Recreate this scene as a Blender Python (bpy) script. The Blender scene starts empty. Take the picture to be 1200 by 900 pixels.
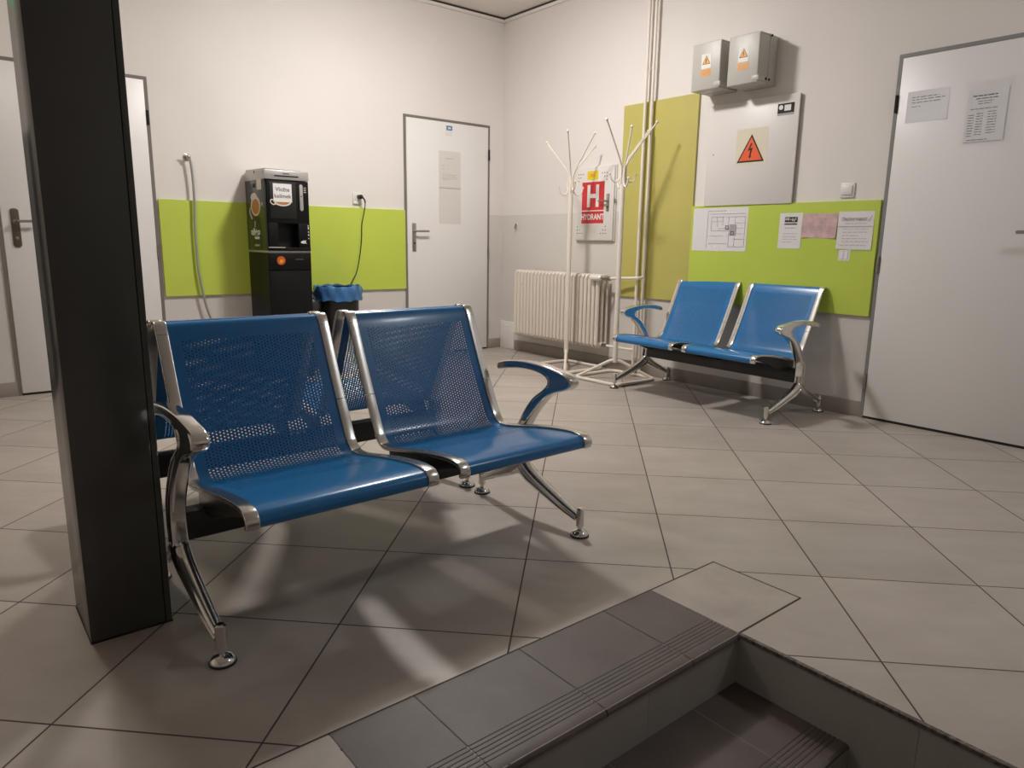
import bpy, bmesh, math, random
from mathutils import Vector, Matrix
random.seed(7)
S = bpy.context.scene
COL = S.collection
PI = math.pi

# ------------------------------------------------------------------ materials
MATS = {}
def mat(name, color, rough=.5, metal=0., noise=0., nscale=8., bump=0., bscale=200., coat=0., emit=None, trans=0., spec=.5, alpha=1.):
    if name in MATS: return MATS[name]
    m = bpy.data.materials.new(name); m.use_nodes = True
    nt = m.node_tree; b = nt.nodes['Principled BSDF']
    c = tuple(color) + (1,)
    b.inputs['Base Color'].default_value = c
    b.inputs['Roughness'].default_value = rough
    b.inputs['Metallic'].default_value = metal
    b.inputs['Coat Weight'].default_value = coat
    b.inputs['Coat Roughness'].default_value = .08
    b.inputs['Specular IOR Level'].default_value = spec
    b.inputs['Transmission Weight'].default_value = trans
    b.inputs['Alpha'].default_value = alpha
    tc = nt.nodes.new('ShaderNodeTexCoord')
    if noise:
        n = nt.nodes.new('ShaderNodeTexNoise'); n.inputs['Scale'].default_value = nscale; n.inputs['Detail'].default_value = 5
        nt.links.new(tc.outputs['Object'], n.inputs['Vector'])
        r = nt.nodes.new('ShaderNodeMapRange'); r.inputs[1].default_value = .3; r.inputs[2].default_value = .7
        r.inputs[3].default_value = 1-noise; r.inputs[4].default_value = 1+noise
        nt.links.new(n.outputs['Fac'], r.inputs[0])
        v = nt.nodes.new('ShaderNodeVectorMath'); v.operation = 'SCALE'; v.inputs[0].default_value = color
        nt.links.new(r.outputs[0], v.inputs['Scale']); nt.links.new(v.outputs[0], b.inputs['Base Color'])
    if bump:
        n = nt.nodes.new('ShaderNodeTexNoise'); n.inputs['Scale'].default_value = bscale; n.inputs['Detail'].default_value = 3
        nt.links.new(tc.outputs['Object'], n.inputs['Vector'])
        bp = nt.nodes.new('ShaderNodeBump'); bp.inputs['Strength'].default_value = bump; bp.inputs['Distance'].default_value = .002
        nt.links.new(n.outputs['Fac'], bp.inputs['Height']); nt.links.new(bp.outputs[0], b.inputs['Normal'])
    if emit:
        b.inputs['Emission Color'].default_value = tuple(emit[0]) + (1,)
        b.inputs['Emission Strength'].default_value = emit[1]
    MATS[name] = m
    return m

def floor_material():
    m = bpy.data.materials.new('floor_tiles'); m.use_nodes = True
    nt = m.node_tree; N = nt.nodes; L = nt.links; b = N['Principled BSDF']
    tc = N.new('ShaderNodeTexCoord')
    mp = N.new('ShaderNodeMapping'); mp.vector_type = 'TEXTURE'
    mp.inputs['Location'].default_value = (-1.543, -2.432, 0)
    mp.inputs['Rotation'].default_value = (0, 0, -PI/4)
    mp.inputs['Scale'].default_value = (.45, .45, .45)
    L.new(tc.outputs['Object'], mp.inputs['Vector'])
    sep = N.new('ShaderNodeSeparateXYZ'); L.new(mp.outputs[0], sep.inputs[0])
    def math_(op, a, bb=None, c=None):
        n = N.new('ShaderNodeMath'); n.operation = op
        for i, v in enumerate((a, bb, c)):
            if v is None: continue
            if isinstance(v, (int, float)): n.inputs[i].default_value = v
            else: L.new(v, n.inputs[i])
        return n.outputs[0]
    def edge(v):
        f = math_('FRACT', v)
        return math_('MINIMUM', f, math_('SUBTRACT', 1., f))
    d = math_('MINIMUM', edge(sep.outputs[0]), edge(sep.outputs[1]))
    gm = N.new('ShaderNodeMapRange'); gm.interpolation_type = 'SMOOTHSTEP'
    gm.inputs[1].default_value = .0036; gm.inputs[2].default_value = .0062
    L.new(d, gm.inputs[0])
    comb = N.new('ShaderNodeCombineXYZ')
    L.new(math_('FLOOR', sep.outputs[0]), comb.inputs[0]); L.new(math_('FLOOR', sep.outputs[1]), comb.inputs[1])
    wn = N.new('ShaderNodeTexWhiteNoise'); wn.noise_dimensions = '3D'; L.new(comb.outputs[0], wn.inputs['Vector'])
    off = N.new('ShaderNodeVectorMath'); off.operation = 'MULTIPLY_ADD'
    L.new(wn.outputs['Color'], off.inputs[0]); off.inputs[1].default_value = (20, 20, 20); L.new(mp.outputs[0], off.inputs[2])
    st = N.new('ShaderNodeVectorMath'); st.operation = 'MULTIPLY'; st.inputs[1].default_value = (1., 1.9, 1.); L.new(off.outputs[0], st.inputs[0])
    n1 = N.new('ShaderNodeTexNoise'); n1.inputs['Scale'].default_value = 1.3; n1.inputs['Detail'].default_value = 7; n1.inputs['Roughness'].default_value = .62
    L.new(st.outputs[0], n1.inputs['Vector'])
    cr = N.new('ShaderNodeValToRGB')
    cr.color_ramp.elements[0].position = .33; cr.color_ramp.elements[0].color = (.395, .346, .305, 1)
    cr.color_ramp.elements[1].position = .68; cr.color_ramp.elements[1].color = (.475, .422, .375, 1)
    L.new(n1.outputs['Fac'], cr.inputs[0])
    br = N.new('ShaderNodeMapRange'); br.inputs[3].default_value = .94; br.inputs[4].default_value = 1.05
    L.new(wn.outputs['Value'], br.inputs[0])
    sc = N.new('ShaderNodeVectorMath'); sc.operation = 'SCALE'; L.new(cr.outputs[0], sc.inputs[0]); L.new(br.outputs[0], sc.inputs['Scale'])
    mx = N.new('ShaderNodeMix'); mx.data_type = 'RGBA'
    L.new(gm.outputs[0], mx.inputs['Factor']); mx.inputs['A'].default_value = (.075, .055, .043, 1); L.new(sc.outputs[0], mx.inputs['B'])
    L.new(mx.outputs['Result'], b.inputs['Base Color'])
    ro = N.new('ShaderNodeMapRange'); ro.inputs[3].default_value = .85; ro.inputs[4].default_value = .42; L.new(gm.outputs[0], ro.inputs[0])
    L.new(ro.outputs[0], b.inputs['Roughness'])
    bp = N.new('ShaderNodeBump'); bp.inputs['Distance'].default_value = .002; bp.inputs['Strength'].default_value = .5
    L.new(gm.outputs[0], bp.inputs['Height']); L.new(bp.outputs[0], b.inputs['Normal'])
    return m

def plain_tile_material(name, ca, cb, sx, sy, ox, oy, axis='XY', grout=(.2, .18, .16), gw=.0018, rough=.42, grooves=None, gloss_noise=True, aligned=(1., 3.)):
    """tiles in world metres, sx by sy, lines passing through (ox, oy); axis picks the two coordinates"""
    m = bpy.data.materials.new(name); m.use_nodes = True
    nt = m.node_tree; N = nt.nodes; L = nt.links; b = N['Principled BSDF']
    tc = N.new('ShaderNodeTexCoord'); sep = N.new('ShaderNodeSeparateXYZ'); L.new(tc.outputs['Object'], sep.inputs[0])
    idx = {'X': 0, 'Y': 1, 'Z': 2}
    def math_(op, a, bb=None):
        n = N.new('ShaderNodeMath'); n.operation = op
        for i, v in enumerate((a, bb)):
            if v is None: continue
            if isinstance(v, (int, float)): n.inputs[i].default_value = v
            else: L.new(v, n.inputs[i])
        return n.outputs[0]
    outs = []; cells = []
    for ax, s, o in ((axis[0], sx, ox), (axis[1], sy, oy)):
        v = math_('DIVIDE', math_('SUBTRACT', sep.outputs[idx[ax]], o), s)
        f = math_('FRACT', v); cells.append(math_('FLOOR', v))
        outs.append(math_('MULTIPLY', math_('MINIMUM', f, math_('SUBTRACT', 1., f)), s))
    d = math_('MINIMUM', outs[0], outs[1])
    gm = N.new('ShaderNodeMapRange'); gm.inputs[1].default_value = gw*.7; gm.inputs[2].default_value = gw*1.3; L.new(d, gm.inputs[0])
    comb = N.new('ShaderNodeCombineXYZ'); L.new(cells[0], comb.inputs[0]); L.new(cells[1], comb.inputs[1])
    wn = N.new('ShaderNodeTexWhiteNoise'); L.new(comb.outputs[0], wn.inputs['Vector'])
    off = N.new('ShaderNodeVectorMath'); off.operation = 'MULTIPLY_ADD'
    L.new(wn.outputs['Color'], off.inputs[0]); off.inputs[1].default_value = (9, 9, 9); L.new(tc.outputs['Object'], off.inputs[2])
    n1 = N.new('ShaderNodeTexNoise'); n1.inputs['Scale'].default_value = 5; n1.inputs['Detail'].default_value = 7; n1.inputs['Roughness'].default_value = .65
    L.new(off.outputs[0], n1.inputs['Vector'])
    cr = N.new('ShaderNodeValToRGB')
    cr.color_ramp.elements[0].position = .33; cr.color_ramp.elements[0].color = tuple(ca)+(1,)
    cr.color_ramp.elements[1].position = .68; cr.color_ramp.elements[1].color = tuple(cb)+(1,)
    L.new(n1.outputs['Fac'], cr.inputs[0])
    mx = N.new('ShaderNodeMix'); mx.data_type = 'RGBA'
    L.new(gm.outputs[0], mx.inputs['Factor']); mx.inputs['A'].default_value = tuple(grout)+(1,); L.new(cr.outputs[0], mx.inputs['B'])
    L.new(mx.outputs['Result'], b.inputs['Base Color'])
    b.inputs['Roughness'].default_value = rough
    bp = N.new('ShaderNodeBump'); bp.inputs['Distance'].default_value = .0015; bp.inputs['Strength'].default_value = .5
    L.new(gm.outputs[0], bp.inputs['Height']); L.new(bp.outputs[0], b.inputs['Normal'])
    return m

def wall_material(name, upper, lower, zsplit):
    """white paint above, glossier grey paint below a straight line"""
    m = bpy.data.materials.new(name); m.use_nodes = True
    nt = m.node_tree; N = nt.nodes; L = nt.links; b = N['Principled BSDF']
    tc = N.new('ShaderNodeTexCoord'); sep = N.new('ShaderNodeSeparateXYZ'); L.new(tc.outputs['Object'], sep.inputs[0])
    st = N.new('ShaderNodeMapRange'); st.inputs[1].default_value = zsplit-.001; st.inputs[2].default_value = zsplit+.001
    L.new(sep.outputs[2], st.inputs[0])
    mx = N.new('ShaderNodeMix'); mx.data_type = 'RGBA'; mx.inputs['A'].default_value = tuple(lower)+(1,); mx.inputs['B'].default_value = tuple(upper)+(1,)
    L.new(st.outputs[0], mx.inputs['Factor'])
    n = N.new('ShaderNodeTexNoise'); n.inputs['Scale'].default_value = 1.7; n.inputs['Detail'].default_value = 6; L.new(tc.outputs['Object'], n.inputs['Vector'])
    r = N.new('ShaderNodeMapRange'); r.inputs[1].default_value = .3; r.inputs[2].default_value = .7; r.inputs[3].default_value = .975; r.inputs[4].default_value = 1.02
    L.new(n.outputs['Fac'], r.inputs[0])
    sc = N.new('ShaderNodeVectorMath'); sc.operation = 'SCALE'; L.new(mx.outputs['Result'], sc.inputs[0]); L.new(r.outputs[0], sc.inputs['Scale'])
    L.new(sc.outputs[0], b.inputs['Base Color'])
    ro = N.new('ShaderNodeMapRange'); ro.inputs[3].default_value = .33; ro.inputs[4].default_value = .7; L.new(st.outputs[0], ro.inputs[0])
    L.new(ro.outputs[0], b.inputs['Roughness'])
    n2 = N.new('ShaderNodeTexNoise'); n2.inputs['Scale'].default_value = 45; n2.inputs['Detail'].default_value = 4; L.new(tc.outputs['Object'], n2.inputs['Vector'])
    bp = N.new('ShaderNodeBump'); bp.inputs['Strength'].default_value = .12; bp.inputs['Distance'].default_value = .004
    L.new(n2.outputs['Fac'], bp.inputs['Height']); L.new(bp.outputs[0], b.inputs['Normal'])
    return m

WHITE = (.80, .752, .718); GREYP = (.69, .65, .615)
M_WALL = wall_material('painted_wall', WHITE, GREYP, 1.225)
M_CEIL = mat('ceiling_white', (.86, .82, .77), .8, bump=.1, bscale=60)
M_FLOOR = floor_material()
M_BASE = plain_tile_material('skirting_tile', (.27, .235, .21), (.35, .305, .275), .45, .5, -.02, -.2, 'XZ', gw=.001)
M_BASEB = plain_tile_material('skirting_tile_side', (.27, .235, .21), (.35, .305, .275), .45, .5, -.02, -.2, 'YZ', gw=.001)
M_TREAD = plain_tile_material('dark_tread_tile', (.095, .076, .068), (.13, .105, .094), .3, 30., -2.856, -20, 'XY', grout=(.05, .04, .034), gw=.0015, rough=.5)
M_TREAD2 = plain_tile_material('dark_tread_tile_low', (.095, .076, .068), (.13, .105, .094), .3, 30., -2.842, -20, 'XY', grout=(.2, .17, .14), gw=.0015, rough=.5)
M_LTILE = plain_tile_material('light_border_tile', (.37, .322, .283), (.495, .44, .392), .6, 30., -2.96, -20, 'XY', gw=.001)
M_RISER = plain_tile_material('riser_tile', (.34, .325, .30), (.42, .40, .37), .45, 30., -3.015, -20, 'XZ', grout=(.3, .28, .26), gw=.0015)
M_SIDE = plain_tile_material('stair_side_tile', (.34, .325, .30), (.42, .40, .37), .45, 30., -4.813, -20, 'YZ', grout=(.3, .28, .26), gw=.0015)
M_GROUT = mat('dark_grout', (.06, .045, .036), .9)
M_TRIMST = mat('speckled_edge', (.12, .10, .085), .6, noise=.75, nscale=90)
M_DOOR = mat('door_white', (.82, .80, .785), .36, bump=.03, bscale=90)
M_FRAME = mat('door_frame_paint', (.19, .17, .15), .45)
M_FRAMEG = mat('door_frame_grey', (.24, .24, .235), .4)
M_BLACKGAP = mat('dark_gap', (.012, .011, .01), .8)
M_GREEN = mat('lime_board', (.54, .66, .09), .42, noise=.03, nscale=3)
M_GREENE = mat('lime_board_edge', (.25, .33, .05), .5)
M_OLIVE = mat('olive_board', (.52, .465, .125), .5, noise=.035, nscale=4)
M_BLUE = mat('blue_powder_coat', (.020, .175, .44), .24, coat=.12, bump=.0, spec=.38)
M_CHROME = mat('polished_aluminium', (.74, .725, .70), .12, 1.)
M_CHROME2 = mat('polished_rail', (.66, .645, .62), .2, 1.)
M_BLACK = mat('black_steel', (.012, .012, .012), .38)
M_RUBBER = mat('black_rubber', (.02, .02, .02), .7)
M_PILLAR = mat('pillar_dark_paint', (.062, .063, .058), .2, noise=.08, nscale=3, bump=.03, bscale=12)
M_MACH = mat('machine_black', (.007, .0065, .007), .38, spec=.22)
M_MACHSIDE = mat('machine_side', (.03, .032, .022), .18)
M_MACHIN = mat('machine_recess', (.006, .006, .006), .5)
M_SILVER = mat('silver_plastic', (.52, .50, .48), .35, .5)
M_PAPER = mat('paper_white', (.78, .76, .75), .75)
M_PAPER2 = mat('paper_grey', (.84, .835, .85), .7)
M_PAPERT = mat('paper_faint', (.72, .68, .65), .6)
M_PINK = mat('paper_pink', (.62, .42, .43), .75, noise=.22, nscale=22)
M_INK = mat('ink', (.12, .11, .12), .8)
M_INKL = mat('ink_pale', (.42, .40, .41), .8)
M_INKK = mat('ink_black', (.025, .022, .022), .8)
M_RED = mat('sign_red', (.62, .03, .035), .45)
M_ORANGE = mat('sign_orange', (.83, .12, .03), .45)
M_AMBER = mat('sticker_amber', (.85, .36, .04), .45)
M_YELLOW = mat('sticker_yellow', (.80, .62, .02), .45)
M_CREAM = mat('sticker_cream', (.74, .67, .53), .5)
M_SWHITE = mat('sticker_white', (.8, .78, .74), .5)
M_BOXG = mat('grey_plastic', (.50, .48, .44), .4)
M_BOXD = mat('grey_plastic_dark', (.30, .285, .26), .5)
M_ENAMEL = mat('cream_enamel', (.80, .72, .63), .3)
M_PIPE = mat('cream_pipe_paint', (.84, .77, .68), .32)
M_METALW = mat('white_sheet_metal', (.76, .72, .69), .38)
M_BRONZE = mat('bronze_plate', (.17, .135, .10), .35, .7)
M_STEEL = mat('satin_steel', (.42, .40, .38), .3, 1.)
M_HOSE = mat('grey_hose', (.33, .32, .29), .4)
M_BIN = mat('bin_black', (.015, .014, .014), .4)
M_LINER = mat('blue_bin_liner', (.05, .16, .36), .2, bump=.6, bscale=28)
M_PLASTIC = mat('white_plastic', (.78, .76, .73), .35)
M_BLUESIGN = mat('sign_blue', (.12, .24, .40), .5)
M_COFFEE = mat('coffee_orange', (.50, .20, .06), .5, noise=.25, nscale=60)
M_CUP = mat('cup_cream', (.72, .66, .58), .45)
M_LOGO = mat('orange_logo', (.55, .11, .015), .4, noise=.4, nscale=90)
M_EXIT = mat('exit_green', (.02, .30, .12), .4, emit=((.05, .6, .25), 1.2))
M_LAMP = mat('lamp_diffuser', (.9, .9, .88), .5, emit=((1., .962, .935), 246.))
M_FILL = mat('fill_diffuser_dim', (.9, .9, .88), .5, emit=((.92, .96, 1.), 56.))
M_LAMPW = mat('lamp_diffuser_warm', (.9, .9, .88), .5, emit=((1., .90, .80), 72.))
M_CLEAR = None
def clear_mat():
    m = bpy.data.materials.new('clear_sleeve'); m.use_nodes = True
    nt = m.node_tree; N = nt.nodes; L = nt.links; out = N['Material Output']
    N.remove(N['Principled BSDF'])
    tr = N.new('ShaderNodeBsdfTransparent'); tr.inputs[0].default_value = (.99, .99, .99, 1)
    gl = N.new('ShaderNodeBsdfGlossy'); gl.inputs['Roughness'].default_value = .06
    lw = N.new('ShaderNodeLayerWeight'); lw.inputs['Blend'].default_value = .12
    tc = N.new('ShaderNodeTexCoord'); n = N.new('ShaderNodeTexNoise'); n.inputs['Scale'].default_value = 26; n.inputs['Detail'].default_value = 3
    bp = N.new('ShaderNodeBump'); bp.inputs['Strength'].default_value = 1.; bp.inputs['Distance'].default_value = .012
    L.new(tc.outputs['Object'], n.inputs['Vector']); L.new(n.outputs['Fac'], bp.inputs['Height'])
    L.new(bp.outputs[0], gl.inputs['Normal']); L.new(bp.outputs[0], lw.inputs['Normal'])
    mx = N.new('ShaderNodeMixShader'); L.new(lw.outputs['Facing'], mx.inputs[0]); L.new(tr.outputs[0], mx.inputs[1]); L.new(gl.outputs[0], mx.inputs[2])
    L.new(mx.outputs[0], out.inputs['Surface'])
    return m
M_CLEAR = clear_mat()

# ------------------------------------------------------------------ mesh builder
def catmull(pts, n=6, closed=False):
    P = [Vector(p) for p in pts]; out = []
    m = len(P)
    rng = range(m if closed else m-1)
    for i in rng:
        p1 = P[i]; p2 = P[(i+1) % m]
        p0 = P[i-1] if (closed or i > 0) else p1*2-p2
        p3 = P[(i+2) % m] if (closed or i+2 < m) else p2*2-p1
        for k in range(n):
            t = k/n
            out.append(.5*((2*p1)+(p2-p0)*t+(2*p0-5*p1+4*p2-p3)*t*t+(3*p1-p0-3*p2+p3)*t**3))
    if not closed: out.append(P[-1].copy())
    return out

class MB:
    def __init__(s): s.v = []; s.f = []
    def add(s, vs, fs):
        o = len(s.v); s.v += [Vector(x) for x in vs]; s.f += [[i+o for i in f] for f in fs]; return o
    def box(s, c, size, bev=0., seg=2, M=None):
        bm = bmesh.new(); bmesh.ops.create_cube(bm, size=1.)
        for v in bm.verts: v.co = Vector((v.co.x*size[0], v.co.y*size[1], v.co.z*size[2]))
        if bev: bmesh.ops.bevel(bm, geom=list(bm.edges), offset=bev, segments=seg, profile=.5, affect='EDGES')
        if M is not None: bm.transform(M)
        bm.verts.index_update()
        s.add([v.co+Vector(c) for v in bm.verts], [[v.index for v in f.verts] for f in bm.faces]); bm.free(); return s
    def bx(s, x0, x1, y0, y1, z0, z1, bev=0., seg=2):
        return s.box(((x0+x1)/2, (y0+y1)/2, (z0+z1)/2), (abs(x1-x0), abs(y1-y0), abs(z1-z0)), bev, seg)
    def tube(s, pts, r, n=10, caps=True, closed=False):
        P = [Vector(p) for p in pts]; m = len(P)
        R = [r]*m if isinstance(r, (int, float)) else list(r)
        T = []
        for i in range(m):
            if closed: t = P[(i+1) % m]-P[i-1]
            else: t = P[min(i+1, m-1)]-P[max(i-1, 0)]
            T.append(t.normalized())
        u = T[0].orthogonal().normalized(); rings = []
        for i in range(m):
            u = (u-T[i]*u.dot(T[i])).normalized(); w = T[i].cross(u)
            rings.append([P[i]+(u*math.cos(2*PI*k/n)+w*math.sin(2*PI*k/n))*R[i] for k in range(n)])
        vs = [q for rg in rings for q in rg]; fs = []
        for i in range(m if closed else m-1):
            j = (i+1) % m
            for k in range(n):
                fs.append([i*n+k, i*n+(k+1) % n, j*n+(k+1) % n, j*n+k])
        if caps and not closed:
            fs.append([k for k in range(n)][::-1]); fs.append([(m-1)*n+k for k in range(n)])
        s.add(vs, fs); return s
    def lathe(s, prof, c=(0, 0, 0), n=24, axis='z', cap=True):
        vs = []; fs = []; m = len(prof)
        for r, z in prof:
            for k in range(n):
                a = 2*PI*k/n; x, y = r*math.cos(a), r*math.sin(a)
                p = {'z': (x, y, z), 'y': (x, z, -y), 'x': (z, x, y)}[axis]
                vs.append(Vector(p)+Vector(c))
        for i in range(m-1):
            for k in range(n):
                fs.append([i*n+k, i*n+(k+1) % n, (i+1)*n+(k+1) % n, (i+1)*n+k])
        if cap: fs.append([k for k in range(n)][::-1]); fs.append([(m-1)*n+k for k in range(n)])
        s.add(vs, fs); return s
    def sphere(s, c, r, n=12, m=8, sc=(1, 1, 1)):
        prof = [(max(1e-5, r*math.sin(PI*i/m)), -r*math.cos(PI*i/m)) for i in range(m+1)]
        o = len(s.v); s.lathe(prof, (0, 0, 0), n)
        for i in range(o, len(s.v)):
            v = s.v[i]; s.v[i] = Vector((v.x*sc[0]+c[0], v.y*sc[1]+c[1], v.z*sc[2]+c[2]))
        return s
    def outline(s, poly, w, bev, x0=0., recess=0., rim=.004, plane='yz'):
        """closed 2D outline swept across width w with rounded rims and an optional recess in both faces"""
        P = [Vector(p) for p in poly]; m = len(P)
        area = sum(P[i].x*P[(i+1) % m].y-P[(i+1) % m].x*P[i].y for i in range(m))
        if area < 0: P = P[::-1]
        nrm = []
        for i in range(m):
            t = (P[(i+1) % m]-P[i-1]).normalized(); nrm.append(Vector((-t.y, t.x)))
        def ring(off, d): return [(d, P[i]+nrm[i]*off) for i in range(m)]
        h = w/2; rings = []
        k = 3
        if recess: rings += [ring(bev+rim, -h+recess), ring(bev+rim*.7, -h)]
        for i in range(k+1):
            a = PI/2*i/k; rings.append(ring(bev*(1-math.sin(a)), -h+bev*(1-math.cos(a))))
        for i in range(k+1):
            a = PI/2*(1-i/k); rings.append(ring(bev*(1-math.sin(a)), h-bev*(1-math.cos(a))))
        if recess: rings += [ring(bev+rim*.7, h), ring(bev+rim, h-recess)]
        vs = [Vector((x0+d, q.x, q.y)) if plane == 'yz' else Vector((q.x, x0+d, q.y)) for rg in rings for d, q in rg]
        fs = []
        for i in range(len(rings)-1):
            for j in range(m): fs.append([i*m+j, i*m+(j+1) % m, (i+1)*m+(j+1) % m, (i+1)*m+j])
        fs.append([j for j in range(m)][::-1]); fs.append([(len(rings)-1)*m+j for j in range(m)])
        s.add(vs, fs); return s
    def prism(s, poly, y0, y1):
        """polygon in x,z extruded from y0 to y1"""
        m = len(poly)
        vs = [(x, y0, z) for x, z in poly]+[(x, y1, z) for x, z in poly]
        fs = [list(range(m)), list(range(m, 2*m))[::-1]]+[[i, (i+1) % m, m+(i+1) % m, m+i] for i in range(m)]
        s.add(vs, fs); return s
    def sweepyz(s, path, x0, w, t, nseg=3, caps=True, rad=None):
        """rounded flat bar, width w along x, thickness t, following a path in the yz plane"""
        m = len(path); sec = []
        r = rad or min(t, w)/2*.95
        for cx, cy, a0 in ((w/2-r, t/2-r, 0), (-w/2+r, t/2-r, PI/2), (-w/2+r, -t/2+r, PI), (w/2-r, -t/2+r, 1.5*PI)):
            for k in range(nseg+1):
                a = a0+PI/2*k/nseg; sec.append((cx+r*math.cos(a), cy+r*math.sin(a)))
        n = len(sec); vs = []; fs = []
        for i in range(m):
            a, b = Vector(path[max(i-1, 0)]), Vector(path[min(i+1, m-1)])
            tt = (b-a).normalized(); nn = Vector((-tt.y, tt.x))
            for sx, sy in sec:
                q = Vector(path[i])+nn*sy; vs.append(Vector((x0+sx, q.x, q.y)))
        for i in range(m-1):
            for k in range(n): fs.append([i*n+k, (i+1)*n+k, (i+1)*n+(k+1) % n, i*n+(k+1) % n])
        if caps: fs.append(list(range(n))); fs.append([(m-1)*n+k for k in range(n)][::-1])
        s.add(vs, fs); return s
    def mesh(s, name, angle=35):
        me = bpy.data.meshes.new(name); me.from_pydata([tuple(v) for v in s.v], [], s.f); me.validate()
        bm = bmesh.new(); bm.from_mesh(me); bmesh.ops.recalc_face_normals(bm, faces=bm.faces); bm.to_mesh(me); bm.free()
        for p in me.polygons: p.use_smooth = True
        me.set_sharp_from_angle(angle=math.radians(angle))
        return me
    def build(s, name, m, parent=None, angle=35):
        me = s.mesh(name, angle); me.materials.append(m)
        return link(name, me, parent)

def link(name, me, parent=None):
    o = bpy.data.objects.new(name, me); COL.objects.link(o)
    if parent is not None: o.parent = parent
    return o
def tag(o, label, cat, group=None):
    o['label'] = label; o['category'] = cat
    if group: o['group'] = group
    return o
def struct(o): o['kind'] = 'structure'; return o
def empty(name, loc, rz=0.):
    o = bpy.data.objects.new(name, None); COL.objects.link(o); o.location = loc; o.rotation_euler = (0, 0, rz); o.empty_display_size = .1
    return o
def thing(name, label, cat, loc, rz=0., group=None): return tag(empty(name, loc, rz), label, cat, group)
def copy_tree(o, parent=None, src=None):
    c = o.copy(); COL.objects.link(c)
    if parent is not None: c.parent = parent
    for ch in [x for x in ALLOBJ() if x.parent == o]: copy_tree(ch, c)
    return c
def ALLOBJ(): return list(bpy.data.objects)

def text_mesh(txt, size, depth=.0006, bold=0., sx=1., align='CENTER', shear=0.):
    cu = bpy.data.curves.new('t', 'FONT'); cu.body = txt; cu.size = size; cu.extrude = depth/2; cu.offset = bold
    cu.align_x = align; cu.align_y = 'CENTER'; cu.resolution_u = 3; cu.shear = shear
    o = bpy.data.objects.new('t', cu); COL.objects.link(o)
    dg = bpy.context.evaluated_depsgraph_get(); dg.update()
    me = bpy.data.meshes.new_from_object(o.evaluated_get(dg))
    bpy.data.objects.remove(o); bpy.data.curves.remove(cu)
    for v in me.vertices: v.co = Vector((v.co.x*sx, -v.co.z, v.co.y))   # front view: x right, z up, facing -y
    return me
def put_text(name, txt, size, m, parent, x, y, z, bold=0., sx=1., rz=None, **k):
    me = text_mesh(txt, size, bold=bold, sx=sx, **k); me.name = name; me.materials.clear(); me.materials.append(m)
    o = link(name, me, parent); o.location = (x, y, z)
    if rz is not None: o.rotation_euler = (0, 0, rz)
    return o

RB = -PI/2       # things on the right wall: local x runs to the viewer's right, local -y points into the room
def on_right(u, z): return (0, u, z)
def on_left(x, z): return (x, 0, z)

# ------------------------------------------------------------------ room shell
H = 2.91; XL = -6.4; YB = -8.2; WT = .15
struct(MB().bx(XL-WT, 0, 0, WT, -.02, 3.1).build('wall_back', M_WALL))
struct(MB().bx(0, WT, YB, WT, -.02, 3.1).build('wall_right', M_WALL))
struct(MB().bx(XL-WT, XL, YB, 0, -.02, 3.1).build('wall_left', M_WALL))
struct(MB().bx(XL-WT, WT, YB-WT, YB, -.02, 3.1).build('wall_front', M_WALL))
struct(MB().bx(XL-WT, WT, YB-WT, WT, H, H+.12).build('ceiling', M_CEIL))
SX0, SX1, SY1 = -3.66, -2.66, -4.372     # stairwell
fl = MB()
def quadxy(mb, x0, x1, y0, y1, z): mb.add([(x0, y0, z), (x1, y0, z), (x1, y1, z), (x0, y1, z)], [[0, 1, 2, 3]])
for x0, x1, y0, y1 in ((XL, SX0, YB, 0), (SX0, SX1, SY1, 0), (SX1, 0, YB, 0), (SX0, SX1, YB, -7.4)):
    fl.bx(x0, x1, y0, y1, -.12 if y1 > SY1 or x1 <= SX0 or x0 >= SX1 else -.12, 0)
me = fl.build('floor', M_FLOOR); struct(me)

# skirting
def skirt_back(name, x0, x1, n=0):
    return struct(MB().bx(x0, x1, -.009, 0, 0, .088, .002).build(name, M_BASE))
skirt_back('baseboard_back', XL, -3.829)
skirt_back('baseboard_back', -2.947, -1.042)
skirt_back('baseboard_back', -.158, -.009)
struct(MB().bx(-.009, 0, -3.432, -.212, 0, .092, .002).build('baseboard_right', M_BASEB))
struct(MB().bx(-.009, 0, YB, -4.33, 0, .092, .002).build('baseboard_right', M_BASEB))
# ceiling moulding with its dark joint
struct(MB().bx(XL, 0, -.022, 0, 2.868, 2.893, .004).build('trim_1', M_CEIL))
struct(MB().bx(-.022, 0, YB, 0, 2.868, 2.893, .004).build('trim_2', M_CEIL))
struct(MB().bx(XL, 0, -.014, 0, 2.893, H, 0).build('trim_3', M_GROUT))
struct(MB().bx(-.014, 0, YB, 0, 2.893, H, 0).build('trim_4', M_GROUT))

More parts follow.
